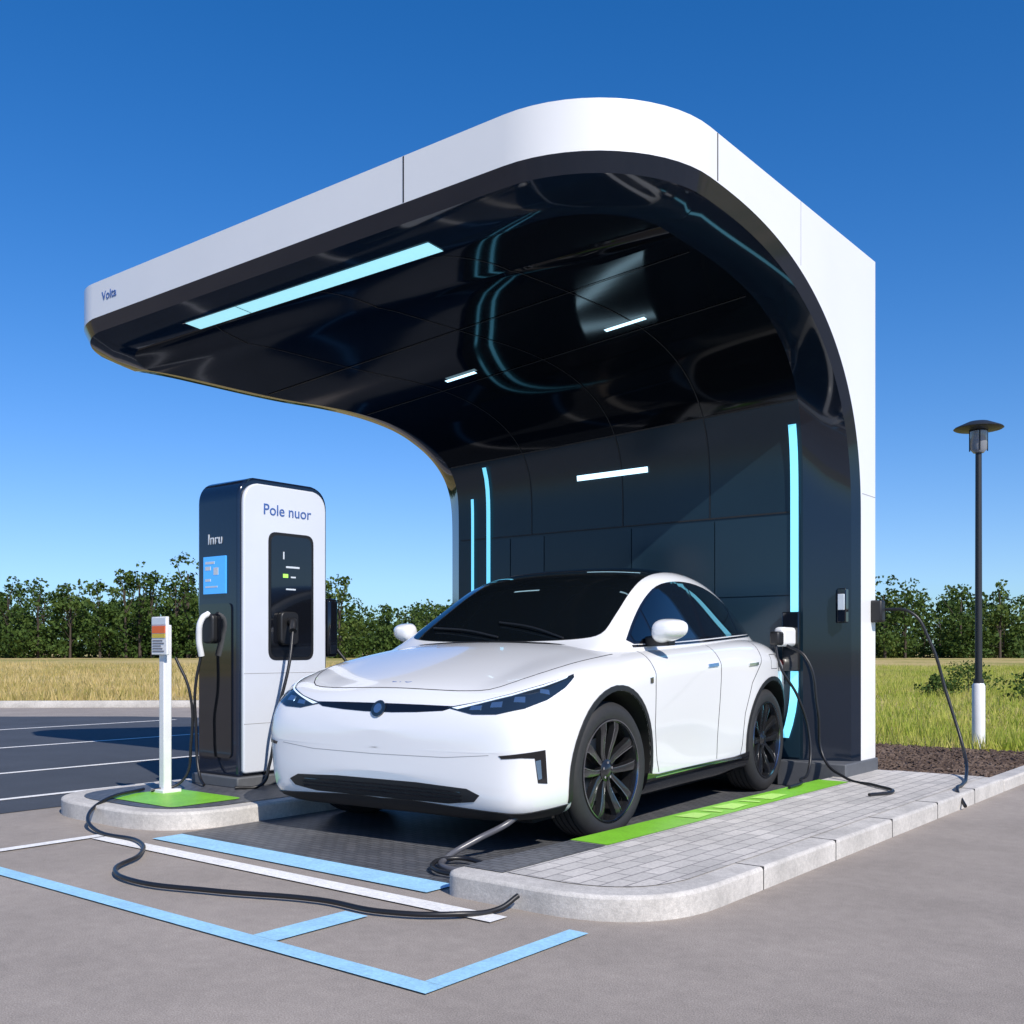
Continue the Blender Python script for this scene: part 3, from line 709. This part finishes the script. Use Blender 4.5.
panel('windscreen_and_roof',poly,'z',GB,.004,M_glass,.04,False)
seam('roof_header',[(-.66,2.32,0),(-.3,2.27,0),(0,2.26,0),(.3,2.27,0),(.66,2.32,0)],'z',GB,.03,.006,M_tglos,mirror=False)
top=sm([(0,1.47,1.275),(0,1.70,1.43),(0,1.95,1.58),(0,2.2,1.685),(0,2.5,1.735),(0,2.85,1.74),(0,3.2,1.70),(0,3.5,1.62),(0,3.75,1.52),(0,3.98,1.385)],30,False)
bot=sm([(0,3.90,1.35),(0,3.4,1.33),(0,2.6,1.29),(0,1.9,1.258),(0,1.53,1.248)],16,False)
panel('side_glass_frame',[tuple(p) for p in top+bot],'x',GB,.004,M_tglos,.04)
def pane(nm,s0,s1):
    def zt(s): return float(np.interp(s,[p.y for p in top],[p.z for p in top]))-.018
    def zb(s):
        b2=bot[::-1]; return float(np.interp(s,[p.y for p in b2],[p.z for p in b2]))+.014
    ss=np.linspace(s0,s1,14)
    pl=[(0,s,zt(s)) for s in ss if zt(s)>zb(s)+.004]; pb=[(0,s,zb(s)) for s in ss[::-1] if zt(s)>zb(s)+.004]
    panel(nm,pl+pb,'x',GB,.007,M_glass,.04)
pane('quarter_glass',1.55,1.80); pane('front_door_glass',1.83,2.66); pane('rear_door_glass',2.72,3.48); pane('rear_quarter_glass',3.51,3.88)
# front end
hl=[(.48,.0,.872),(.70,.04,.920),(.86,.12,.970),(.98,.28,1.030),(1.04,.56,1.095),(1.045,.54,1.065),(1.04,.42,.995),(1.0,.26,.915),(.93,.13,.865),(.80,.05,.832),(.66,.01,.832)]
panel('headlamp',hl,'s',BB,.004,M_lamp,.02)
panel('headlamp_drl',[(.52,.0,.871),(.70,.04,.913),(.86,.12,.961),(.98,.28,1.020),(1.03,.50,1.076),(1.03,.48,1.064),(.98,.28,1.008),(.86,.12,.951),(.70,.04,.903),(.56,.0,.863)],'s',BB,.007,M_drl,.015)
for i,(a,b_) in enumerate([((.67,.03,.868),.018),((.79,.06,.890),.024),((.90,.13,.920),.026),((.99,.26,.970),.024)]):
    c=Vector(a); panel('headlamp_lens_%d'%i,[(c.x-.04,c.y,c.z-b_*.9),(c.x+.03,c.y+.01,c.z-b_*.7),(c.x+.037,c.y+.01,c.z+b_),(c.x-.03,c.y,c.z+b_*.6)],'s',BB,.007,M_lampb,.015)
g=[(-.54,0,.872),(-.3,0,.876),(0,0,.878),(.3,0,.876),(.54,0,.872),(.46,0,.845),(.28,0,.832),(.1,0,.825),(-.1,0,.825),(-.28,0,.832),(-.46,0,.845)]
panel('upper_slit',g,'y',BB,.003,M_tglos,.025,False)
em=[(.050*math.cos(a),0,.842+.048*math.sin(a)) for a in np.linspace(0,2*math.pi,20,endpoint=False)]
panel('emblem',em,'y',BB,.012,M_lamp,.02,False)
em=[(.028*math.cos(a),0,.842+.028*math.sin(a)) for a in np.linspace(0,2*math.pi,16,endpoint=False)]
panel('emblem_core',em,'y',BB,.016,M_lampb,.02,False)
g=[(-.64,0,.400),(-.3,0,.415),(.3,0,.415),(.64,0,.400),(.72,0,.365),(.68,0,.325),(.5,0,.300),(-.5,0,.300),(-.68,0,.325),(-.72,0,.365)]
panel('lower_intake',g,'y',BB,.003,M_trim,.02,False)
for k in range(3):
    z=.330+k*.024; seam('intake_bar_%d'%k,[(-.60,0,z),(0,0,z+.004),(.60,0,z)],'y',BB,.007,.007,M_tglos,mirror=False)
C2=(.0,1.0,.6)
seam('bumper_crease',[(-.78,0,.60),(-.5,0,.575),(0,0,.57),(.5,0,.575),(.78,0,.60)],'y',BB,.004,.0008,M_ss,mirror=False)
panel('front_lip',[(0,-.02,.285),(.5,-.01,.28),(.8,.05,.275),(1.0,.22,.27),(1.06,.42,.28),(1.03,.42,.20),(.95,.22,.19),(.75,.08,.19),(.5,.03,.19),(0,.02,.19)],'s',BB,.008,M_trim,.03,True,C2)
panel('corner_vent',[(.82,.03,.60),(.93,.08,.615),(1.02,.2,.63),(1.03,.22,.43),(1.0,.16,.44),(.985,.14,.585),(.93,.08,.59),(.84,.03,.583)],'s',BB,.004,M_tglos,.02,True,C2)
panel('corner_vent_blade',[(.99,.14,.57),(1.005,.17,.575),(1.012,.18,.465),(.998,.16,.46)],'s',BB,.007,M_lampb,.02,True,C2)
def arc(s,r,a0,a1,n=28): return [(0,s+r*math.cos(a),WR+.005+r*math.sin(a)) for a in np.linspace(R(a0),R(a1),n)]
for i,s in enumerate(AX):
    panel('arch_trim_%d'%i,arc(s,AR+.035,-16,196)+arc(s,AR+.001,196,-16),'x',BB,.008,M_trim,.03)
panel('sill_cladding',[(0,1.42,.38),(0,1.6,.36),(0,3.0,.36),(0,3.28,.38),(0,3.30,.22),(0,1.40,.22)],'x',BB,.010,M_tglos,.04)
panel('sill_chrome',[(0,1.55,.345),(0,3.12,.345),(0,3.12,.337),(0,1.55,.337)],'x',BB,.014,M_chrome,.04)
panel('rear_cladding',[(0,4.28,.42),(0,4.43,.50),(0,4.42,.36),(0,4.27,.30)],'x',BB,.008,M_trim,.04)
panel('tail_lamp',[(0,4.18,1.12),(0,4.40,1.10),(0,4.44,1.02),(0,4.26,1.04)],'x',BB,.006,mat('tail_lamp_red',(.25,.01,.01),.1,coat=1),.03)
seam('door_seam_front',[(0,1.53,1.20),(0,1.51,1.0),(0,1.52,.7),(0,1.58,.45),(0,1.62,.37)],'x',BB)
seam('door_seam_mid',[(0,2.66,1.26),(0,2.68,1.0),(0,2.67,.6),(0,2.66,.37)],'x',BB)
seam('door_seam_rear',[(0,3.55,1.28),(0,3.48,1.1),(0,3.30,.94),(0,3.18,.7),(0,3.15,.45),(0,3.12,.37)],'x',BB)
seam('fuel_door',[(0,3.72,1.17),(0,3.88,1.17),(0,3.88,1.05),(0,3.72,1.05),(0,3.72,1.165)],'x',BB,.005)
seam('beltline_trim',[(0,1.50,1.232),(0,1.9,1.243),(0,2.6,1.272),(0,3.4,1.312),(0,3.9,1.335)],'x',GB,.014,.006,M_tglos)
for s in (2.42,3.22):
    panel('handle_%d'%int(s*10),[(0,s,1.10),(0,s+.19,1.108),(0,s+.19,1.085),(0,s,1.078)],'x',BB,.010,M_chrome,.03)
panel('fender_badge',[(0,1.42,1.02),(0,1.46,1.025),(0,1.46,.985),(0,1.42,.985)],'x',BB,.006,M_lamp,.03)
hs=sm([(0,.12,0),(.3,.125,0),(.55,.15,0),(.72,.22,0),(.86,.5,0),(.92,.9,0),(.93,1.2,0)],24,False)
seam('hood_seam',[tuple(p) for p in hs],'z',BB,.006,.0015)
seam('cowl',[(0,1.145,0),(.4,1.165,0),(.7,1.22,0),(.82,1.28,0)],'z',BB,.05,.004,M_trim)
text('bonnet_lettering','EVO',(.02,.19,1.003),(R(14),0,0),.08,M_txtb,car)
cable('wiper_1',[(.05,1.22,1.30),(-.25,1.30,1.35),(-.6,1.37,1.375)],.007,M_trim,car)
cable('wiper_2',[(.55,1.24,1.29),(.25,1.33,1.37),(-.05,1.40,1.41)],.007,M_trim,car)
for sd in (1,-1):
    bm=bmesh.new(); bmesh.ops.create_icosphere(bm,subdivisions=4,radius=1)
    for v_ in bm.verts:
        x_,y_,z_=v_.co
        pw=lambda q,e:math.copysign(abs(q)**e,q)
        x_=pw(x_,.72); z_=pw(z_,.75)
        y2=y_ if y_<0 else y_*.35
        v_.co=Vector((x_*.105+(.03*y_*sd),y2*.12,z_*.078*(1-.25*x_*sd)+.014*x_*sd))
    me=bpy.data.meshes.new('mirror'); bm.to_mesh(me); bm.free(); me.materials.append(M_paint); me.polygons.foreach_set('use_smooth',[True]*len(me.polygons))
    o=link(bpy.data.objects.new('mirror_%s'%('l' if sd>0 else 'r'),me),car); o.location=(sd*1.11,1.70,1.345)
    ext('mirror_stalk_%d'%sd,[(1.68,1.235),(1.80,1.24),(1.78,1.31),(1.67,1.30)],'yz',sd*.93,sd*1.10,M_trim,car,.008)
box('underbody',(-.85,.35,.17),(.85,4.2,.30),M_arch,car)
def wheel(cx,cy,sd,steer=0):
    w=empty('wheel'); w.parent=car; w.location=(cx,cy,WR); w.rotation_euler=(0,0,steer+(0 if sd>0 else math.pi))
    W2=.13; rt=WR; rr=.325
    prof=[(rr-.01,-W2+.02),(rr+.02,-W2+.005),(rr+.05,-W2),(rt-.035,-W2+.008),(rt-.008,-W2+.03),(rt,-W2+.055)]
    for k,g in enumerate((-.06,-.02,.02,.06)):
        prof+=[(rt,g-.007),(rt-.009,g-.006),(rt-.009,g+.006),(rt,g+.007)]
    prof+=[(rt,W2-.055),(rt-.008,W2-.03),(rt-.035,W2-.008),(rr+.05,W2),(rr+.02,W2-.005),(rr-.01,W2-.02)]
    lathe('tyre',prof,M_tyre,w,72,'x',sharp=35)
    lathe('rim_lip',[(rr+.004,W2-.010),(rr+.002,W2-.004),(rr-.006,W2-.004),(rr-.010,W2-.014)],M_rime,w,72,'x')
    lathe('rim_barrel',[(rr,W2-.012),(rr-.012,W2-.012),(rr-.022,W2-.04),(rr-.035,-.06),(rr-.03,-W2+.02),(rr,-W2+.02)],M_rimw,w,64,'x')
    lathe('rim_back',[(0,-.03),(rr-.03,-.03)],M_arch,w,32,'x')
    lathe('brake_disc',[(0,0),(.20,0),(.20,.012),(.08,.012),(0,.012)],M_steel,w,40,'x')
    lathe('hub',[(0,.10),(.035,.10),(.045,.093),(.07,.085),(.075,.05),(0,.05)],M_rimw,w,32,'x')
    v=[];f=[];ev=[];ef=[]
    for i in range(10):
        a=2*math.pi*i/10+(.10 if i%2 else -.10); tw=(-.16 if i%2 else .16)
        st=[(.055,a,.020,.083),(.12,a+tw*.25,.024,.085),(.20,a+tw*.6,.030,.100),(.27,a+tw*.85,.036,.112),(rr-.01,a+tw,.044,.110)]
        k=len(v); k2=len(ev)
        for r,aa,hw,h in st:
            c,s_=math.cos(aa),math.sin(aa); t=(-s_,c)
            for (o_,hh) in ((-hw,h-.035),(-hw*.75,h-.004),(0,h),(hw*.75,h-.004),(hw,h-.035)):
                v.append((hh,r*c+t[0]*o_,r*s_+t[1]*o_))
            e0,e1=(-.78*hw,-.60*hw) if i%2 else (.60*hw,.78*hw)
            for o_ in (e0,e1): ev.append((h+.0015,r*c+t[0]*o_,r*s_+t[1]*o_))
        for q in range(4):
            for j in range(4): f.append((k+q*5+j,k+q*5+j+1,k+(q+1)*5+j+1,k+(q+1)*5+j))
            ef.append((k2+q*2,k2+q*2+1,k2+q*2+3,k2+q*2+2))
    fixn(mk('spokes',v,f,M_rimw,w,True,30)); mk('spoke_edges',ev,ef,M_rime,w)
    for i in range(5):
        a=2*math.pi*i/5+.3; lathe('lug_%d'%i,[(0,.095),(.009,.095),(.009,.08)],M_chrome,w,8,'x',(0,.05*math.cos(a),.05*math.sin(a)))
TX=.93
wheel(TX,AX[0],1,R(-4)); wheel(-TX,AX[0],-1,R(-4)); wheel(TX,AX[1],1); wheel(-TX,AX[1],-1)

# ---------------------------------------------------------------- world, sun, camera
EL=R(40); AZ=R(-22)
sd=Vector((math.cos(AZ)*math.cos(EL),math.sin(AZ)*math.cos(EL),math.sin(EL)))
sun=bpy.data.lights.new('sun','SUN'); sun.energy=5.0; sun.angle=R(.5); sun.color=(1,.94,.86)
so=link(bpy.data.objects.new('sun',sun)); so.rotation_euler=sd.to_track_quat('Z','Y').to_euler()
w=bpy.data.worlds.new('World'); scene.world=w; w.use_nodes=True; nt=w.node_tree
sk=nt.nodes.new('ShaderNodeTexSky'); sk.sky_type='NISHITA'; sk.sun_disc=False; sk.sun_elevation=EL; sk.sun_rotation=math.atan2(sd.x,sd.y); sk.air_density=1.0; sk.dust_density=.1; sk.ozone_density=1.7; sk.altitude=300
hs_=nt.nodes.new('ShaderNodeHueSaturation'); hs_.inputs['Saturation'].default_value=1.42; hs_.inputs['Hue'].default_value=.505
def vm(op,v1=None):
    q=nt.nodes.new('ShaderNodeVectorMath'); q.operation=op
    if v1: q.inputs[1].default_value=v1
    return q
S=.135
k1=vm('MULTIPLY',(1.0*S,.50*S,.14*S)); k2=vm('ADD',(1,1,1)); dv=vm('DIVIDE'); tn=vm('MULTIPLY',(.95,1.05,1.16))
bg=nt.nodes['Background']; bg.inputs[1].default_value=S
nt.links.new(sk.outputs[0],hs_.inputs['Color']); nt.links.new(hs_.outputs[0],k1.inputs[0]); nt.links.new(k1.outputs[0],k2.inputs[0])
nt.links.new(hs_.outputs[0],dv.inputs[0]); nt.links.new(k2.outputs[0],dv.inputs[1]); nt.links.new(dv.outputs[0],tn.inputs[0]); nt.links.new(tn.outputs[0],bg.inputs[0])
scene.view_settings.view_transform='Standard'; scene.view_settings.look='None'; scene.view_settings.exposure=0
cd=bpy.data.cameras.new('camera'); cd.sensor_width=36; cd.lens=1048/1024*36; cd.shift_y=(651-512)/1024; cd.clip_end=6000; cd.clip_start=.05
co=link(bpy.data.objects.new('camera',cd)); co.location=(0,0,1.2); co.rotation_euler=(R(90),0,math.atan2(.624,.781)); scene.camera=co
